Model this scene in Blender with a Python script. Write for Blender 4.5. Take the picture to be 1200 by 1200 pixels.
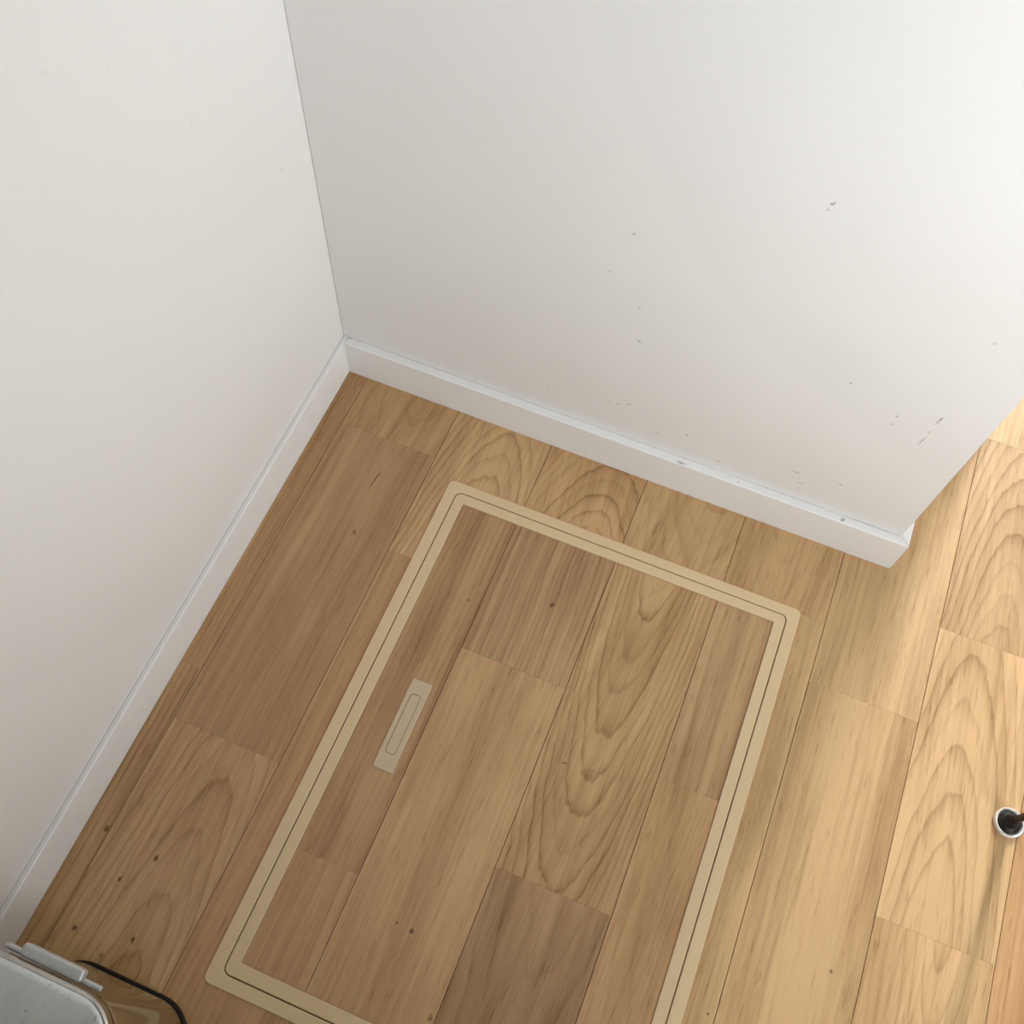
import bpy, bmesh, math, random
from mathutils import Matrix, Vector
random.seed(4)
for o in list(bpy.data.objects): bpy.data.objects.remove(o)
scene = bpy.context.scene
col = scene.collection

# ------------------------------------------------------------------ camera
cam_d = bpy.data.cameras.new('camera'); cam = bpy.data.objects.new('camera', cam_d); col.objects.link(cam)
cam_d.sensor_fit = 'HORIZONTAL'; cam_d.sensor_width = 36.0; cam_d.lens = 36.0 * 1197.48 / 1200.0
cam_d.clip_start = 0.02
RX = Vector((0.92643058, 0.37460834, 0.03734933))      # image right
RY = Vector((0.34989031, -0.82017047, -0.45265569))    # image down
RZ = Vector((-0.13893577, 0.43242224, -0.89090283))    # view direction
M = Matrix((RX, -RY, -RZ)).transposed().to_4x4(); M.translation = Vector((0.5012, -0.7277, 1.25))
cam.matrix_world = M
scene.camera = cam

# ------------------------------------------------------------------ light
scene.view_settings.view_transform = 'Standard'
scene.view_settings.look = 'None'
scene.view_settings.gamma = 1.0
scene.view_settings.use_curve_mapping = False
scene.view_settings.exposure = 0.06
world = bpy.data.worlds.new('daylight'); scene.world = world
world.use_nodes = True
bg = world.node_tree.nodes['Background']; bg.inputs[0].default_value = (0.80, 0.90, 1.0, 1); bg.inputs[1].default_value = 1.0

def area_light(name, loc, aim, sx, sy, power, colour, spread=180):
    d = bpy.data.lights.new(name, 'AREA'); d.shape = 'RECTANGLE'; d.size = sx; d.size_y = sy
    d.energy = power; d.color = colour; d.spread = math.radians(spread)
    o = bpy.data.objects.new(name, d); col.objects.link(o); o.location = loc
    o.rotation_euler = Vector(aim).to_track_quat('-Z', 'Y').to_euler()
    return o
FAR_Y, RIGHT_X, FRONT_Y, TOP_Z = 1.85, 1.75, -4.0, 2.4
# daylight from the far window, narrowed for the shadow edge; right lamp is added
area_light('far_window_daylight', (1.195, FAR_Y - 0.03, 1.2), (-0.05, -1, -0.35), 0.16, 1.6, 43, (0.97, 0.985, 1.0), 130)
area_light('right_added_light', (RIGHT_X - 0.14, -0.95, 0.95), (-0.77, 0.86, -0.17), 0.55, 0.8, 8.6, (0.935, 0.975, 0.995), 98)  # added lamp with limited spread, brightens the end of the stub wall

# ------------------------------------------------------------------ node helpers
class NT:
    def __init__(self, name):
        self.m = bpy.data.materials.new(name); self.m.use_nodes = True
        self.t = self.m.node_tree; self.b = self.t.nodes['Principled BSDF']
    def n(self, typ, **kw):
        x = self.t.nodes.new(typ)
        for k, v in kw.items(): setattr(x, k, v)
        return x
    def put(self, sock, v):
        if isinstance(v, bpy.types.NodeSocket): self.t.links.new(v, sock)
        else: sock.default_value = v
    def math(self, op, a, b=0.0, c=None, clamp=False):
        x = self.n('ShaderNodeMath', operation=op, use_clamp=clamp)
        self.put(x.inputs[0], a); self.put(x.inputs[1], b)
        if c is not None: self.put(x.inputs[2], c)
        return x.outputs[0]
    def vmath(self, op, a, b=None):
        x = self.n('ShaderNodeVectorMath', operation=op)
        self.put(x.inputs[0], a)
        if b is not None: self.put(x.inputs[1], b)
        return x.outputs['Value'] if op in ('LENGTH', 'DISTANCE', 'DOT_PRODUCT') else x.outputs[0]
    def comb(self, x, y, z):
        c = self.n('ShaderNodeCombineXYZ')
        for i, v in enumerate((x, y, z)): self.put(c.inputs[i], v)
        return c.outputs[0]
    def sep(self, v):
        s = self.n('ShaderNodeSeparateXYZ'); self.put(s.inputs[0], v); return s.outputs
    def noise(self, vec, scale=1.0, detail=2.0, rough=0.5, dist=0.0):
        x = self.n('ShaderNodeTexNoise'); self.put(x.inputs['Vector'], vec)
        x.inputs['Scale'].default_value = scale; x.inputs['Detail'].default_value = detail
        x.inputs['Roughness'].default_value = rough; x.inputs['Distortion'].default_value = dist
        return x.outputs['Fac']
    def smooth(self, v, a, b, lo=0.0, hi=1.0):
        x = self.n('ShaderNodeMapRange', interpolation_type='SMOOTHSTEP')
        self.put(x.inputs[0], v)
        for i, k in enumerate((a, b, lo, hi)): x.inputs[i + 1].default_value = k
        return x.outputs[0]
    def mix(self, f, a, b, mode='MIX'):
        x = self.n('ShaderNodeMix', data_type='RGBA', blend_type=mode)
        self.put(x.inputs[0], f); self.put(x.inputs[6], a); self.put(x.inputs[7], b)
        return x.outputs[2]
    def bump(self, h, strength, dist):
        x = self.n('ShaderNodeBump'); x.inputs['Strength'].default_value = strength
        x.inputs['Distance'].default_value = dist; self.put(x.inputs['Height'], h)
        self.t.links.new(x.outputs[0], self.b.inputs['Normal'])
    def spots(self, pos, marks):
        """marks: (centre xyz, half extents xyz, rotation xyz, strength) -> largest mark value"""
        total = None
        for c, e, r, s in marks:
            mp = self.n('ShaderNodeMapping', vector_type='TEXTURE')
            self.put(mp.inputs[0], pos)
            mp.inputs[1].default_value = c; mp.inputs[2].default_value = r; mp.inputs[3].default_value = e
            v = self.smooth(self.vmath('LENGTH', mp.outputs[0]), 0.25, 1.1, s, 0.0)
            total = v if total is None else self.math('MAXIMUM', total, v)
        return total

# ------------------------------------------------------------------ materials
def oak_material():
    k = NT('oak')
    tc = k.n('ShaderNodeTexCoord'); P = k.sep(tc.outputs['Object'])
    x, y = P[0], P[1]
    def attr(nm):
        a = k.n('ShaderNodeAttribute', attribute_type='OBJECT', attribute_name=nm); return k.sep(a.outputs['Vector'])
    gx, ga, gs = attr('grain_shape')
    gf, gstr, seed = attr('grain_rings')
    tone, warm, streak = attr('tint')
    sd = k.math('MULTIPLY', seed, 7.31)
    low = k.noise(k.comb(k.math('MULTIPLY', x, 9), k.math('MULTIPLY', y, 3.2), sd), 1, 2)
    mid = k.noise(k.comb(k.math('MULTIPLY', x, 38), k.math('MULTIPLY', y, 8), sd), 1, 2)
    fin = k.noise(k.comb(k.math('MULTIPLY', x, 150), k.math('MULTIPLY', y, 24), sd), 1, 2)
    u = k.math('ADD', k.math('SUBTRACT', x, gx), k.math('MULTIPLY', k.math('SUBTRACT', low, 0.5), 0.022))
    w = k.math('MULTIPLY_ADD', y, gs, ga)
    r = k.math('SQRT', k.math('ADD', k.math('MULTIPLY', u, u), k.math('MULTIPLY', w, w)))
    r = k.math('ADD', r, k.math('MULTIPLY', k.math('SUBTRACT', mid, 0.5), 0.0065))
    r = k.math('ADD', r, k.math('MULTIPLY', k.math('SUBTRACT', fin, 0.5), 0.0022))
    t = k.math('MULTIPLY', r, gf)
    fr = k.math('FRACT', t)
    ring = k.math('MULTIPLY', k.math('POWER', fr, 4.5), k.smooth(fr, 0.88, 1.0, 1.0, 0.0))
    ringn = k.noise(k.comb(k.math('MULTIPLY', t, 0.9), k.math('MULTIPLY', y, 2.5), sd), 1, 1)
    ring = k.math('MULTIPLY', ring, k.smooth(ringn, 0.30, 0.62, 0.25, 1.25))
    band = k.noise(k.comb(k.math('MULTIPLY', t, 0.30), k.math('MULTIPLY', y, 0.8), sd), 1, 1)
    # fibres follow the rings a little
    fx = k.math('ADD', k.math('MULTIPLY', x, 0.75), k.math('MULTIPLY', r, 0.25))
    fib = k.noise(k.comb(k.math('MULTIPLY', fx, 480), k.math('MULTIPLY', y, 10), sd), 1, 3, 0.6)
    stk = k.noise(k.comb(k.math('MULTIPLY', fx, 90), k.math('MULTIPLY', y, 2.6), sd), 1, 3, 0.55)
    por = k.smooth(k.noise(k.comb(k.math('MULTIPLY', fx, 600), k.math('MULTIPLY', y, 30), sd), 1, 1), 0.60, 0.76)
    cloud = k.noise(k.comb(k.math('MULTIPLY', x, 14), k.math('MULTIPLY', y, 5), k.math('ADD', sd, 40)), 1, 2)
    f = k.math('MULTIPLY_ADD', k.math('MULTIPLY', ring, gstr), 0.72, 0.25)
    f = k.math('ADD', f, k.math('MULTIPLY', k.math('SUBTRACT', fib, 0.5), 0.75))
    f = k.math('ADD', f, k.math('MULTIPLY', k.math('MULTIPLY', k.math('SUBTRACT', stk, 0.5), 1.5), streak))
    f = k.math('ADD', f, k.math('MULTIPLY', k.math('SUBTRACT', band, 0.5), 0.9))
    f = k.math('ADD', f, k.math('MULTIPLY', k.math('SUBTRACT', cloud, 0.5), 0.55))
    f = k.math('ADD', f, k.math('MULTIPLY', por, 0.30), clamp=True)
    c = k.mix(f, (0.615, 0.405, 0.198, 1), (0.285, 0.152, 0.052, 1))
    c = k.mix(warm, c, k.mix(1.0, c, (1.06, 0.94, 0.86, 1), 'MULTIPLY'))
    c = k.vmath('MULTIPLY', c, k.comb(tone, tone, tone))
    geo = k.n('ShaderNodeNewGeometry')
    kn = [((a, b, 0), (e1, e2, 1), (0, 0, rz), s) for a, b, e1, e2, rz, s in KNOTS]
    wob = k.n('ShaderNodeTexNoise'); k.put(wob.inputs['Vector'], geo.outputs['Position'])
    wob.inputs['Scale'].default_value = 240; wob.inputs['Detail'].default_value = 2
    off = k.vmath('MULTIPLY', k.vmath('SUBTRACT', wob.outputs['Color'], (0.5, 0.5, 0.5)), (0.006, 0.008, 0))
    c = k.mix(k.spots(k.vmath('ADD', geo.outputs['Position'], off), kn), c, (0.075, 0.038, 0.014, 1))
    k.put(k.b.inputs['Base Color'], c)
    k.put(k.b.inputs['Roughness'], k.math('MULTIPLY_ADD', f, 0.12, 0.44))
    k.b.inputs['Specular IOR Level'].default_value = 0.35
    k.bump(k.math('SUBTRACT', 1.0, f), 0.18, 0.0006)
    return k.m
KNOTS = [  # x, y, half width, half length, turn, strength : dark knots and mineral dashes
    (0.3027, -0.2646, .0020, .0028, 0, .7), (0.4062, -0.2274, .0030, .0042, -.5, .85),
    (0.3822, -0.658, .0020, .0034, 0, .75), (0.4008, -0.6592, .0034, .0034, 0, .8),
    (0.4566, -0.7319, .0032, .0045, 0, .6), (0.0958, -0.6995, .0026, .0060, .05, .85),
    (0.069, -0.7347, .0030, .0042, 0, .9), (0.051, -0.7985, .0032, .0050, 0, .85),
    (0.1173, -0.7844, .0028, .0040, 0, .85), (0.0256, -0.6922, .0030, .0050, 0, .8),
    (0.8566, -0.5197, .0022, .0026, 0, .75), (0.4953, -0.4157, .0055, .0014, .15, .75),
    (0.5304, -0.4112, .0075, .0009, .1, .5), (0.1216, -0.2335, .0030, .0050, .2, .6),
    (0.7395, -0.6128, .0016, .0018, 0, .9), (0.1124, -0.1474, .0017, .0220, -.12, .75),
    (0.640, -0.150, .0012, .006, 0, .4), (0.093, -0.812, .002, .004, 0, .6), (0.1135, -0.745, .0016, .006, 0, .5)]

def paint(name, colour, rough, marks=None, mark_colour=(0.12, 0.10, 0.09, 1), wave=0.25):
    k = NT(name)
    geo = k.n('ShaderNodeNewGeometry'); pos = geo.outputs['Position']
    n1 = k.noise(pos, 3.0, 2)
    c = k.mix(n1, tuple(v * 0.975 for v in colour) + (1,), tuple(min(1, v * 1.02) for v in colour) + (1,))
    if marks:
        brk = k.smooth(k.noise(pos, 420, 2), 0.40, 0.60, 0.25, 1.0)
        c = k.mix(k.math('MULTIPLY', k.spots(pos, marks), brk), c, mark_colour)
    k.put(k.b.inputs['Base Color'], c)
    k.b.inputs['Roughness'].default_value = rough
    k.b.inputs['Specular IOR Level'].default_value = 0.3
    hgt = k.math('ADD', k.math('MULTIPLY', k.noise(pos, 9, 2), wave), k.math('MULTIPLY', k.noise(pos, 260, 2), 0.02))
    k.bump(hgt, 0.35, 0.012)
    return k.m

def plain(name, colour, rough, metal=0.0, spec=0.5, grain=0.0, gscale=300):
    k = NT(name)
    geo = k.n('ShaderNodeNewGeometry'); n1 = k.noise(geo.outputs['Position'], gscale, 2)
    c = k.mix(n1, tuple(v * (1 - grain) for v in colour) + (1,), tuple(min(1, v * (1 + grain)) for v in colour) + (1,))
    k.put(k.b.inputs['Base Color'], c)
    k.put(k.b.inputs['Roughness'], k.math('MULTIPLY_ADD', n1, 0.06, rough - 0.03))
    k.b.inputs['Metallic'].default_value = metal; k.b.inputs['Specular IOR Level'].default_value = spec
    return k.m

def smeared_steel(name, colour, rough, amount):
    k = NT(name)
    geo = k.n('ShaderNodeNewGeometry'); P = k.sep(geo.outputs['Position'])
    sm = k.noise(k.comb(k.math('MULTIPLY', P[0], 55), k.math('MULTIPLY', P[1], 16), 3.0), 1, 4, 0.65)
    fl = k.smooth(k.noise(k.comb(k.math('MULTIPLY', P[0], 420), k.math('MULTIPLY', P[1], 140), 9.0), 1, 2), 0.64, 0.76)
    c = k.mix(sm, tuple(v * 0.82 for v in colour) + (1,), tuple(min(1, v * 1.12) for v in colour) + (1,))
    c = k.mix(k.math('MULTIPLY', fl, amount), c, tuple(v * 0.45 for v in colour) + (1,))
    k.put(k.b.inputs['Base Color'], c); k.b.inputs['Metallic'].default_value = 1.0
    k.put(k.b.inputs['Roughness'], k.math('MULTIPLY_ADD', sm, 0.18 * amount, rough))
    return k.m

def wall_mark(x, z, half_len, half_wid, turn, s):      # turn about Y axis on the back wall
    return ((x, 0.012, z), (half_len, 0.01, half_wid), (0, turn, 0), s)
MARKS = [wall_mark(*a) for a in (
    (.5443, .5609, .0045, .0022, -1.0, .75), (.5425, .553, .0018, .0018, 0, .5), (.3707, .444, .0024, .0024, 0, .5), (.3521, .3779, .0032, .0016, 0, .6),
    (.3936, .334, .0042, .0014, .4, .55), (.4026, .2766, .0026, .0026, 0, .65), (.3826, .1345, .0024, .0013, 0, .55),
    (.3961, .1388, .0045, .0018, 0, .65), (.4093, .1449, .0040, .0016, 0, .65), (.4924, .1229, .0022, .0022, 0, .7),
    (.5431, .0889, .0085, .0016, -.1, .55), (.6368, .1273, .0110, .0014, .1, .6), (.6937, .1345, .0028, .0022, 0, .55), (.6500, .107, .0060, .0016, -.3, .5),
    (.6403, .3294, .0020, .0024, 0, .6), (.7039, .2851, .0020, .0026, 0, .55), (.7029, .3006, .0020, .0026, 0, .55),
    (.742, .273, .0130, .0016, -1.45, .5), (.743, .2922, .0040, .0014, -1.45, .6), (.744, .3178, .0110, .0022, -1.45, .7),
    (.7411, .4563, .0025, .0030, 0, .35), (.4546, .1048, .0022, .0022, 0, .5), (.30, .12, .0010, .018, 0, .15))]
LEFT_MARKS = [((-.007, a, b), (.01, e1, e2), (t, 0, 0), s) for a, b, e1, e2, t, s in (
    (-.2902, .7423, .005, .005, 0, .06), (-.233, .6997, .005, .004, 0, .05), (-.162, .590, .003, .007, 0, .07),
    (-.0454, .4323, .003, .004, 0, .25), (-.597, .285, .0012, .022, .1, .06), (-.592, .238, .0012, .030, -.15, .07), (-.585, .175, .0012, .036, -.25, .05))]
CHIPS = [((.4973, .003, .068), (.010, .0025, .006), (0, 0, 0), .75), ((.7199, .0055, .068), (.0042, .0035, .006), (0, 0, .6), .95),
         ((.5772, .0055, .068), (.0022, .002, .004), (0, 0, 0), .7), ((.757, .0112, .068), (.040, .0013, .003), (0, 0, 0), .45), ((.63, .0115, .068), (.05, .001, .003), (0, 0, 0), .25),
         ((.34, .0118, .068), (.02, .001, .003), (0, 0, 0), .3), ((.004, .0108, .068), (.006, .004, .004), (0, 0, 0), .3)]

OAK = oak_material()
WALL = paint('white_wall_paint', (0.80, 0.79, 0.775), 0.55, MARKS)
WALL_L = paint('white_wall_paint_plain', (0.80, 0.79, 0.77), 0.50, LEFT_MARKS)
WHITE = paint('white_ceiling_paint', (0.80, 0.80, 0.79), 0.7)
BASE = paint('white_baseboard_paint', (0.84, 0.835, 0.825), 0.38, CHIPS, wave=0.05)
SLAB = plain('dark_underlay', (0.05, 0.035, 0.02), 0.9)
BEIGE = plain('beige_plastic', (0.70, 0.545, 0.305), 0.42, grain=0.03, gscale=900)
BEIGE2 = plain('greyish_beige_plastic', (0.58, 0.465, 0.315), 0.40, grain=0.03, gscale=900)
BLACK = plain('black_plastic', (0.010, 0.009, 0.008), 0.5, spec=0.25)
RODM = plain('dark_brown_black_metal', (0.016, 0.008, 0.006), 0.4, spec=0.3)
CUPM = plain('white_plastic', (0.86, 0.86, 0.84), 0.25)
STEEL = smeared_steel('polished_steel', (0.47, 0.45, 0.42), 0.10, 0.25)
LIDM = smeared_steel('smeared_steel', (0.65, 0.695, 0.70), 0.27, 0.9)
HINGE = plain('galvanised_grey', (0.55, 0.57, 0.57), 0.42, metal=0.6, grain=0.12, gscale=180)
DARK_WALL = plain('low_bounce_dark_wall', (0.12, 0.075, 0.045), 0.5)  # dark colour given to the unseen front wall to cut bounced light
FRAMEM = plain('white_window_frame', (0.8, 0.8, 0.8), 0.4)
kg = NT('window_glass'); kg.b.inputs['Base Color'].default_value = (0.9, 0.95, 1, 1); kg.b.inputs['Roughness'].default_value = 0.02
kg.b.inputs['Transmission Weight'].default_value = 1.0
GLASS = kg.m

# ------------------------------------------------------------------ mesh helpers
def mesh_obj(name, verts, faces, mat, parent=None, loc=(0, 0, 0), smooth=False):
    me = bpy.data.meshes.new(name); me.from_pydata(verts, [], faces); me.update()
    bm = bmesh.new(); bm.from_mesh(me); bmesh.ops.recalc_face_normals(bm, faces=bm.faces); bm.to_mesh(me); bm.free()
    me.materials.append(mat)
    if smooth:
        for p in me.polygons: p.use_smooth = True
    o = bpy.data.objects.new(name, me); col.objects.link(o); o.location = loc
    if parent: o.parent = parent
    return o
def empty(name, loc=(0, 0, 0)):
    o = bpy.data.objects.new(name, None); col.objects.link(o); o.location = loc; o.empty_display_size = 0.05; return o
def tag(o, label, cat, group=None):
    o['label'] = label; o['category'] = cat
    if group: o['group'] = group
def struct(o, label=None):
    o['kind'] = 'structure'
    if label: o['label'] = label
    return o
def loft(loops, cap_start=True, cap_end=True, ring=False):
    """stack of equally long closed loops -> verts, faces; ring=True joins last loop to first"""
    n = len(loops[0]); v = [p for l in loops for p in l]; f = []
    L = len(loops)
    for a in range(L if ring else L - 1):
        b = (a + 1) % L
        for i in range(n):
            j = (i + 1) % n
            f.append((a * n + i, a * n + j, b * n + j, b * n + i))
    if not ring:
        if cap_start: f.append(tuple(range(n))[::-1])
        if cap_end: f.append(tuple(range((L - 1) * n, L * n)))
    return v, f
def rrect(x0, x1, y0, y1, r, z, n=6):
    pts = []
    for cx, cy, a0 in ((x1 - r, y1 - r, 0), (x0 + r, y1 - r, 90), (x0 + r, y0 + r, 180), (x1 - r, y0 + r, 270)):
        for i in range(n + 1):
            a = math.radians(a0 + 90 * i / n); pts.append((cx + r * math.cos(a), cy + r * math.sin(a), z))
    return pts
def offset_poly(p, d):       # inward offset of a CCW polygon
    out = []; n = len(p)
    for i in range(n):
        a, b, c = Vector(p[i - 1]), Vector(p[i]), Vector(p[(i + 1) % n])
        e1 = (b - a).normalized(); e2 = (c - b).normalized()
        n1 = Vector((-e1.y, e1.x)); n2 = Vector((-e2.y, e2.x))
        m = (n1 + n2) / (1 + n1.dot(n2)); out.append(tuple(b + m * d))
    return out
def slab_poly(name, poly, z0, z1, c, mat, parent=None, origin=(0, 0)):
    poly = [(x - origin[0], y - origin[1]) for x, y in poly]
    ins = offset_poly(poly, c)
    v, f = loft([[(x, y, z0) for x, y in poly], [(x, y, z1 - c) for x, y in poly], [(x, y, z1) for x, y in ins]])
    return mesh_obj(name, v, f, mat, parent, (origin[0], origin[1], 0))
def box(name, x0, x1, y0, y1, z0, z1, mat, parent=None, c=0.0008):
    return slab_poly(name, [(x0, y0), (x1, y0), (x1, y1), (x0, y1)], z0, z1, c, mat, parent)
def lathe(name, prof, mat, parent, loc, n=28, closed=False):
    loops = [[(r * math.cos(2 * math.pi * i / n), r * math.sin(2 * math.pi * i / n), z) for i in range(n)] for r, z in prof]
    v, f = loft(loops, ring=closed)
    o = mesh_obj(name, v, f, mat, parent, loc, smooth=True)
    o.data.set_sharp_from_angle(angle=math.radians(40))
    return o

# ------------------------------------------------------------------ room shell
WL, WB, WE = -0.007, 0.012, 0.7975         # left wall plane, back wall plane, end of the back wall
BH = 0.069                                 # baseboard height
struct(box('wall_left', WL - 0.1, WL, FRONT_Y, FAR_Y, -0.05, TOP_Z, WALL_L), 'smooth white wall on the left of the corner')
struct(box('wall_back', WL + 0.0008, WE, WB, 0.439, 0.0, TOP_Z, WALL, c=0.002), 'scuffed white stub wall ending in an outer corner')
struct(box('shadow_wall', WL + 0.0008, 0.932, 0.440, 0.56, 0.0, TOP_Z, WHITE), 'unseen white wall added behind the stub wall to shape its shadow')  # unseen block, placed and sized to cast the shadow past the stub end
def wall_with_opening(name, along, plane, thick, a0, a1, o0, o1, z0, z1):
    """wall in the XZ (along='x') or YZ plane with one rectangular opening"""
    v = []; f = []
    for s in (0, 1):
        p = plane + s * thick
        for a, z in ((a0, -0.05), (a1, -0.05), (a1, TOP_Z), (a0, TOP_Z), (o0, z0), (o1, z0), (o1, z1), (o0, z1)):
            v.append((a, p, z) if along == 'x' else (p, a, z))
    for s in (0, 8):
        for i in range(4):
            j = (i + 1) % 4; f.append((s + i, s + j, s + 4 + j, s + 4 + i))
    for i in range(4):
        j = (i + 1) % 4; f.append((i, j, 8 + j, 8 + i)); f.append((4 + i, 4 + j, 12 + j, 12 + i))
    return struct(mesh_obj(name, v, f, WHITE))
wall_with_opening('wall_far', 'x', FAR_Y, 0.1, WL - 0.1, RIGHT_X + 0.1, 1.10, 1.29, 0.35, 2.05)
wall_with_opening('wall_right', 'y', RIGHT_X, 0.1, FRONT_Y, FAR_Y, -1.35, -0.55, 0.45, 1.35)
struct(box('wall_front', WL - 0.1, RIGHT_X + 0.1, FRONT_Y - 0.1, FRONT_Y, -0.05, TOP_Z, DARK_WALL))
struct(box('ceiling', WL - 0.1, RIGHT_X + 0.1, FRONT_Y - 0.1, FAR_Y + 0.1, TOP_Z, TOP_Z + 0.05, WHITE))
def window(name, along, plane, o0, o1, z0, z1):
    e = struct(empty(name, (o0, plane, z0) if along == 'x' else (plane, o0, z0)))
    w, h, t = o1 - o0, z1 - z0, 0.03
    def bar(nm, a0, a1, b0, b1, d0, d1, m):
        v = []
        for d in (d0, d1):
            for a, b in ((a0, b0), (a1, b0), (a1, b1), (a0, b1)):
                v.append((a, d, b) if along == 'x' else (d, a, b))
        f = [(0, 1, 2, 3), (4, 5, 6, 7)] + [(i, (i + 1) % 4, 4 + (i + 1) % 4, 4 + i) for i in range(4)]
        mesh_obj(nm, v, f, m, e)
    bar('window_frame', 0, t, 0, h, .03, .08, FRAMEM); bar('window_frame', w - t, w, 0, h, .03, .08, FRAMEM)
    bar('window_frame', t, w - t, 0, t, .03, .08, FRAMEM); bar('window_frame', t, w - t, h - t, h, .03, .08, FRAMEM)
    if w < 0.4:
        bar('pane', t, w - t, t, h - t, .052, .058, GLASS); return
    bar('window_frame', w / 2 - .025, w / 2 + .025, t, h - t, .03, .08, FRAMEM)
    bar('pane', t, w / 2 - .025, t, h - t, .052, .058, GLASS); bar('pane', w / 2 + .025, w - t, t, h - t, .052, .058, GLASS)
window('window_1', 'x', FAR_Y, 1.10, 1.29, 0.35, 2.05)
window('added_window', 'y', RIGHT_X, -1.35, -0.55, 0.45, 1.35)  # unseen window added around the right-hand lamp

# baseboards (the outer corner is mitred, its return runs along the wall end)
BX = 0.8095
struct(slab_poly('baseboard_left', [(WL, FRONT_Y), (0, FRONT_Y), (0, WB), (WL, WB)], 0.0, BH, 0.0012, BASE), 'white baseboard along the left wall')
struct(slab_poly('baseboard_back', [(0.0003, 0), (BX, 0), (WE, WB), (0.0003, WB)], 0.0, BH, 0.0012, BASE), 'white baseboard with chipped top edge below the scuffed wall')
struct(slab_poly('baseboard_end', [(BX, 0.0002), (BX, 0.439), (WE, 0.439), (WE, WB + 0.0002)], 0.0, BH, 0.0012, BASE), 'white baseboard return around the wall end')

# ------------------------------------------------------------------ floor planks
floor = struct(box('floor', WL - 0.1, RIGHT_X + 0.1, FRONT_Y - 0.1, FAR_Y + 0.1, -0.06, -0.0125, SLAB), 'light oak plank floor')
GX, GY = 0.00036, 0.00004                   # half joint along and across the boards
seam = [-0.0065, 0.0294, 0.1748, 0.3190, 0.4625, 0.6063, 0.7475, 0.8902, 1.0301]
while seam[-1] < RIGHT_X - 0.15: seam.append(seam[-1] + 0.1432)
seam.append(RIGHT_X)
HX0, HX1, HY0, HY1 = 0.2088, 0.7141, -0.7922, -0.1068       # hatch outer frame
cut = 0.004                                                   # the frame flange laps over the boards
CX0, CX1, CY0, CY1 = HX0 + cut, HX1 - cut, HY0 + cut, HY1 - cut
seedn = [0]
def set_grain(o, shape=None, rings=None, tint=None):
    seedn[0] += 1
    rnd = random.Random(seedn[0] * 13 + 5)
    o['grain_shape'] = shape or (rnd.uniform(-.05, .05), rnd.uniform(.02, .09), rnd.choice((-1, 1)) * rnd.uniform(.02, .11))
    rg = rings or (rnd.uniform(110, 170), rnd.uniform(.4, .9))
    o['grain_rings'] = (float(rg[0]), float(rg[1]), float(seedn[0]) * 1.37)
    o['tint'] = tint or (rnd.uniform(.86, 1.12), rnd.uniform(0, .6), rnd.uniform(.5, 1))
def plank(name, poly, parent, g):
    xs = [p[0] for p in poly]; ys = [p[1] for p in poly]
    org = ((min(xs) + max(xs)) / 2, (min(ys) + max(ys)) / 2)
    o = slab_poly(name, poly, -0.012, 0.0, 0.0002, OAK, parent, org)
    set_grain(o, *(g or ()))
    return o
def clip_out(x0, x1, y0, y1):
    """plank rectangle minus the hatch hole -> list of CCW polygons"""
    if x1 <= CX0 or x0 >= CX1 or y1 <= CY0 or y0 >= CY1: return [[(x0, y0), (x1, y0), (x1, y1), (x0, y1)]]
    lx, rx, by, ty = x0 < CX0, x1 > CX1, y0 < CY0, y1 > CY1
    R = lambda a, b, c, d: [(a, c), (b, c), (b, d), (a, d)]
    if lx and ty and not by: return [[(x0, y0), (CX0, y0), (CX0, CY1), (x1, CY1), (x1, y1), (x0, y1)]]
    if lx and by and not ty: return [[(x0, y0), (x1, y0), (x1, CY0), (CX0, CY0), (CX0, y1), (x0, y1)]]
    if rx and ty and not by: return [[(CX1, y0), (x1, y0), (x1, y1), (x0, y1), (x0, CY1), (CX1, CY1)]]
    if rx and by and not ty: return [[(x0, y0), (x1, y0), (x1, y1), (CX1, y1), (CX1, CY0), (x0, CY0)]]
    out = []
    if lx: out.append(R(x0, CX0, y0, y1))
    if rx: out.append(R(CX1, x1, y0, y1))
    if not lx and not rx:
        if ty: out.append(R(x0, x1, CY1, y1))
        if by: out.append(R(x0, x1, y0, CY0))
    return out
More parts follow.
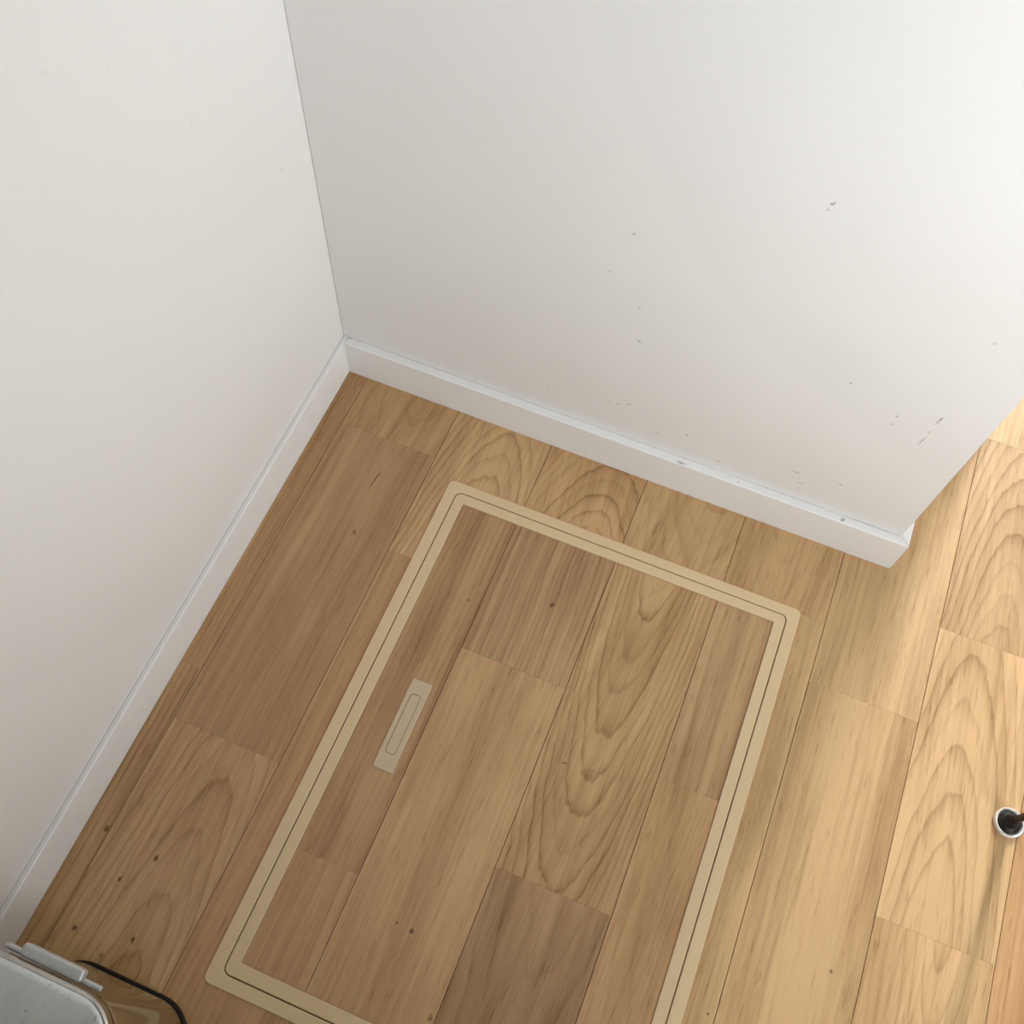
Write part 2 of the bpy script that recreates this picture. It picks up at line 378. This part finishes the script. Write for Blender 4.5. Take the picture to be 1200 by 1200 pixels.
# grain: (shape(centre, offset, slope), rings(frequency, strength), tint(tone, warm, streak)); tone also carries light falloff: darker left, lighter right
END = {  # per column: joints from the back towards the viewer (y), and the grain of each visible board
 0: ([0.9, 0.011, -0.4799, -1.15], [None, None, ((0.2, .02, 0.01), (150, .6), (.82, .75, .9)), ((0.18, .02, -0.01), (130, .7), (.90, .25, 1.0)), None]),
 1: ([0.9, 0.011, -0.0835, -0.5470, -1.25], [None, None, ((.02, .05, -.25), (95, .45), (.86, .55, .9)), ((-0.11, .02, 0.02), (75, .35), (.81, .35, .6)), ((.022, .032, .11), (135, .85), (.97, .05, .6)), None]),
 2: ([0.9, 0.011, -0.2383, -1.0], [None, None, ((.012, .050, .20), (140, .95), (1.02, .15, .6)), ((0.15, .02, 0.02), (110, .5), (.84, .65, .8)), None]),
 3: ([0.9, 0.011, -0.35, -1.1], [None, None, ((.025, .085, .26), (150, 1.15), (.94, .6, .7)), None, None]),
 4: ([0.9, 0.011, -0.35, -1.1], [None, None, ((.03, .07, -.20), (110, .6), (1.02, .2, .5)), None, None]),
 5: ([0.9, 0.011, -0.1110, -1.2], [None, None, ((-.01, .05, -.12), (100, .35), (.93, .45, .8)), ((0.2, .02, 0.01), (120, .5), (1.02, .15, .7)), None]),
 6: ([0.55, -0.1962, -0.85], [None, ((0.13, .02, 0.02), (90, .35), (1.0, .15, .5)), ((0.11, .02, -0.03), (85, .4), (.96, .3, .9)), None]),
 7: ([0.262, -0.0573, -0.4419, -0.95], [((0.15, .02, 0.01), (120, .5), (1.10, .1, .5)), ((.005, .05, .16), (130, .95), (.95, .25, .6)), ((-.015, .052, .13), (120, .85), (1.07, .1, .6)), ((.01, .05, -.14), (105, .7), (1.16, .15, .5)), None]),
 8: ([0.35, -0.1, -0.95], [None, ((0.12, .02, 0.02), (100, .4), (1.02, .3, .5)), ((0.12, .02, 0.02), (100, .3), (1.02, .8, .4)), None]),
}
END[8] = ([0.35, -0.95], [None, ((0.14, .02, 0.02), (100, .35), (1.10, .7, .4)), None])
rj = random.Random(9)
for i in range(len(seam) - 1):
    x0, x1 = seam[i] + GX, seam[i + 1] - GX
    if i in END: js, gs = END[i]
    else:
        js = [1.4 - rj.uniform(0, .5)]
        while js[-1] > -1.3: js.append(js[-1] - rj.uniform(.4, .9))
        gs = [None] * (len(js) + 1)
    ys = [FAR_Y] + list(js) + [FRONT_Y]; gs = list(gs) + [None] * len(ys)
    for q in range(len(ys) - 1):
        for poly in clip_out(x0, x1, ys[q + 1] + GY, ys[q] - GY): plank('plank', poly, floor, gs[q])

# ------------------------------------------------------------------ floor hatch
hatch = empty('floor_hatch', ((HX0 + HX1) / 2, (HY0 + HY1) / 2, 0.0))
tag(hatch, 'rectangular underfloor storage hatch with beige frame and oak boards', 'floor hatch')
hc = hatch.location
HZ = 0.0016                                 # frame stands slightly proud of the boards
def hl(v): return [(x - hc.x, y - hc.y, z) for x, y, z in v]
def ring_part(name, o, i, ro, ri, z0, z1, c, lap=None):
    def L(b, r, d, z): return rrect(b[0] + d, b[1] - d, b[2] + d, b[3] - d, max(r - d, .0005), z)
    loops = [L(o, ro, 0, z1 - HZ if lap else z0), L(o, ro, 0, z1 - c), L(o, ro, c, z1), L(i, ri, -c, z1), L(i, ri, 0, z1 - c), L(i, ri, 0, z0)]
    if lap: loops += [L(o, ro, lap, z0), L(o, ro, lap, z1 - HZ)]
    v, f = loft(loops, ring=True)
    return mesh_obj(name, hl(v), f, BEIGE, hatch)
GAPX0, GAPX1, GAPY0, GAPY1 = 0.2250, 0.6985, -0.7768, -0.1218
ring_part('outer_frame', (HX0, HX1, HY0, HY1), (GAPX0 - .0006, GAPX1 + .0006, GAPY0 - .0006, GAPY1 + .0006), .0085, .0095, -0.012, HZ, .0008, lap=.0045)
IX0, IX1, IY0, IY1 = 0.2400, 0.6835, -0.7603, -0.1367
ring_part('lid_frame', (GAPX0 + .0006, GAPX1 - .0006, GAPY0 + .0006, GAPY1 - .0006), (IX0, IX1, IY0, IY1), .0085, .0015, -0.012, HZ, .0008)
hatch_boards = [
 (IX0, seam[3], [IY1, -0.6273, IY0], [((0.25, .02, 0.005), (120, .55), (.81, .45, .8)), ((-0.11, .02, -0.03), (80, .35), (.92, .30, .6))]),
 (seam[3], seam[4], [IY1, -0.3270, IY0], [((-0.22, .02, 0.01), (140, .85), (.84, .15, .8)), ((0.11, .02, 0.05), (70, .22), (.99, .15, .55))]),
 (seam[4], seam[5], [IY1, -0.5588, IY0], [((-.008, .055, -.11), (175, 1.1), (.97, .35, .6)), ((.01, .10, -.07), (100, .6), (.83, -.1, .7))]),
 (seam[5], IX1, [IY1, -0.3864, IY0], [((0.16, .02, 0.01), (70, .6), (.86, .15, 1.1)), ((.03, .06, -.09), (85, .3), (.98, .45, .4))])]
for x0, x1, ys, gs in hatch_boards:
    a = x0 + (GX if x0 > IX0 else .0003); b = x1 - (GX if x1 < IX1 else .0003)
    for q in range(len(ys) - 1):
        y1 = ys[q] - (GY if q else .0003); y0 = ys[q + 1] + (GY if q + 2 < len(ys) else .0003)
        o = plank('board', [(a, y0), (b, y0), (b, y1), (a, y1)], hatch, gs[q])
        o.location = (o.location.x - hc.x, o.location.y - hc.y, 0)
# flush finger pull: plate with a slot, a flap inside the slot
PX0, PX1, PY0, PY1 = 0.2793, 0.3062, -0.5080, -0.3875
SX0, SX1, SY0, SY1 = 0.2856, 0.2996, -0.4868, -0.4068
def RR(b, r, d, z): return hl(rrect(b[0] + d, b[1] - d, b[2] + d, b[3] - d, max(r - d, .0004), z))
pz = 0.0018
v, f = loft([RR((PX0, PX1, PY0, PY1), .0022, 0, 0.0), RR((PX0, PX1, PY0, PY1), .0022, 0, pz - .0007), RR((PX0, PX1, PY0, PY1), .0022, .0009, pz),
             RR((SX0, SX1, SY0, SY1), .004, 0, pz), RR((SX0, SX1, SY0, SY1), .004, 0, 0.0)], ring=True)
hp = mesh_obj('handle_plate', v, f, BEIGE2, hatch); hp['label'] = 'grey beige flush pull handle'
v, f = loft([RR((SX0, SX1, SY0, SY1), .004, .0005, 0.0001), RR((SX0, SX1, SY0, SY1), .004, .0005, pz - .0006), RR((SX0, SX1, SY0, SY1), .004, .0010, pz - .0002)])
mesh_obj('handle_flap', v, f, BEIGE2, hp)

# ------------------------------------------------------------------ pedal bin in the lower left
BX0, BX1, BY0, BY1 = 0.050, 0.2255, -1.090, -0.8225
bin_ = empty('pedal_bin', ((BX0 + BX1) / 2, (BY0 + BY1) / 2, 0)); bc = bin_.location
tag(bin_, 'polished steel pedal bin with smeared grey lid beside left wall', 'bin')
def bl(pts): return [(x - bc.x, y - bc.y, z) for x, y, z in pts]
def BR(d, z, r=.045, n=10): return bl(rrect(BX0 + d, BX1 - d, BY0 + d, BY1 - d, r - d, z, n))
def bpart(name, loops, mat, sharp=35, ring=False):
    v, f = loft(loops, ring=ring); o = mesh_obj(name, v, f, mat, bin_, smooth=True)
    o.data.set_sharp_from_angle(angle=math.radians(sharp)); return o
bpart('base_ring', [BR(.002, 0), BR(-.0022, .0006), BR(-.0022, .0055), BR(-.0008, .0070), BR(.002, .0070)], BLACK)
bpart('body', [BR(.0005, .0070), BR(.0003, .2380), BR(.0016, .2400), BR(.006, .2400)], STEEL)
bpart('lid_gap_shade', [BR(.0030, .2400), BR(.0030, .2428)], BLACK)  # black strip stands in for the shade in the gap under the lid
lid = bpart('lid', [BR(.0016, .2428), BR(.0006, .2440), BR(.0008, .2570), BR(.0018, .2600), BR(.0040, .2614), BR(.0058, .2616)], STEEL, 60)
v, f = loft([BR(.0046, .2614), BR(.0054, .2626), BR(.0120, .2634), BR(.024, .2642), BR(.040, .2646)])
lp = mesh_obj('lid_panel', v, f, LIDM, lid, smooth=True); lp['label'] = 'smeared grey lid top'
def hinge_bar(name, x0, x1, y0, y1, z0, z1, r, mat, cap):
    loops = []
    for x, d in ((x0, cap * .55), (x0 + cap * .25, cap * .2), (x0 + cap, 0), (x1 - cap, 0), (x1 - cap * .25, cap * .2), (x1, cap * .55)):
        sec = rrect(y0 + d, y1 - d, z0 + d, z1 - d, max(r - d, .0008), 0, 4)
        loops.append(bl([(x, a, b) for a, b, _ in sec]))
    v, f = loft(loops); o = mesh_obj(name, v, f, mat, bin_, smooth=True)
    o.data.set_sharp_from_angle(angle=math.radians(50)); return o
hinge_bar('hinge_cover', .1080, .1700, BY1 + .0006, BY1 + .0130, .2400, .2530, .0035, HINGE, .004)
hinge_bar('hinge_pin', .0900, .1880, BY1 + .0006, BY1 + .0062, .2395, .2450, .0026, HINGE, .002)
v, f = loft([bl(rrect(.110, .166, BY0 - .035, BY0 - .004, .012, z)) for z in (.012, .018)])
mesh_obj('pedal', v, f, BLACK, bin_)

# ------------------------------------------------------------------ thin legged rack at the right edge
rack = empty('metal_rack', (1.0168, -0.2772, 0))
tag(rack, 'thin dark metal rack leg with black rubber foot in a white floor cup', 'rack')
for dx in (0.0, 0.52):
    leg = lathe('leg', [(.0044, .008), (.0044, .72)], RODM, rack, (dx, 0, 0), 16)
    lathe('foot', [(.0132, .0022), (.0136, .0060), (.0105, .0082), (.0085, .0092), (.0078, .0150), (.0058, .0170), (.0054, .0240), (.0045, .0255)], BLACK, rack, (dx, 0, 0), 32)
    lathe('floor_cup', [(.0150, 0), (.0176, .0006), (.0180, .0056), (.0170, .0072), (.0156, .0066), (.0144, .0022), (.0, .0020)], CUPM, rack, (dx, 0, 0), 36)
v, f = loft([[(x, .0036 * math.cos(a * math.pi / 6), .716 + .0036 * math.sin(a * math.pi / 6)) for a in range(12)] for x in (0.0, 0.52)])
mesh_obj('crossbar', v, f, RODM, rack)
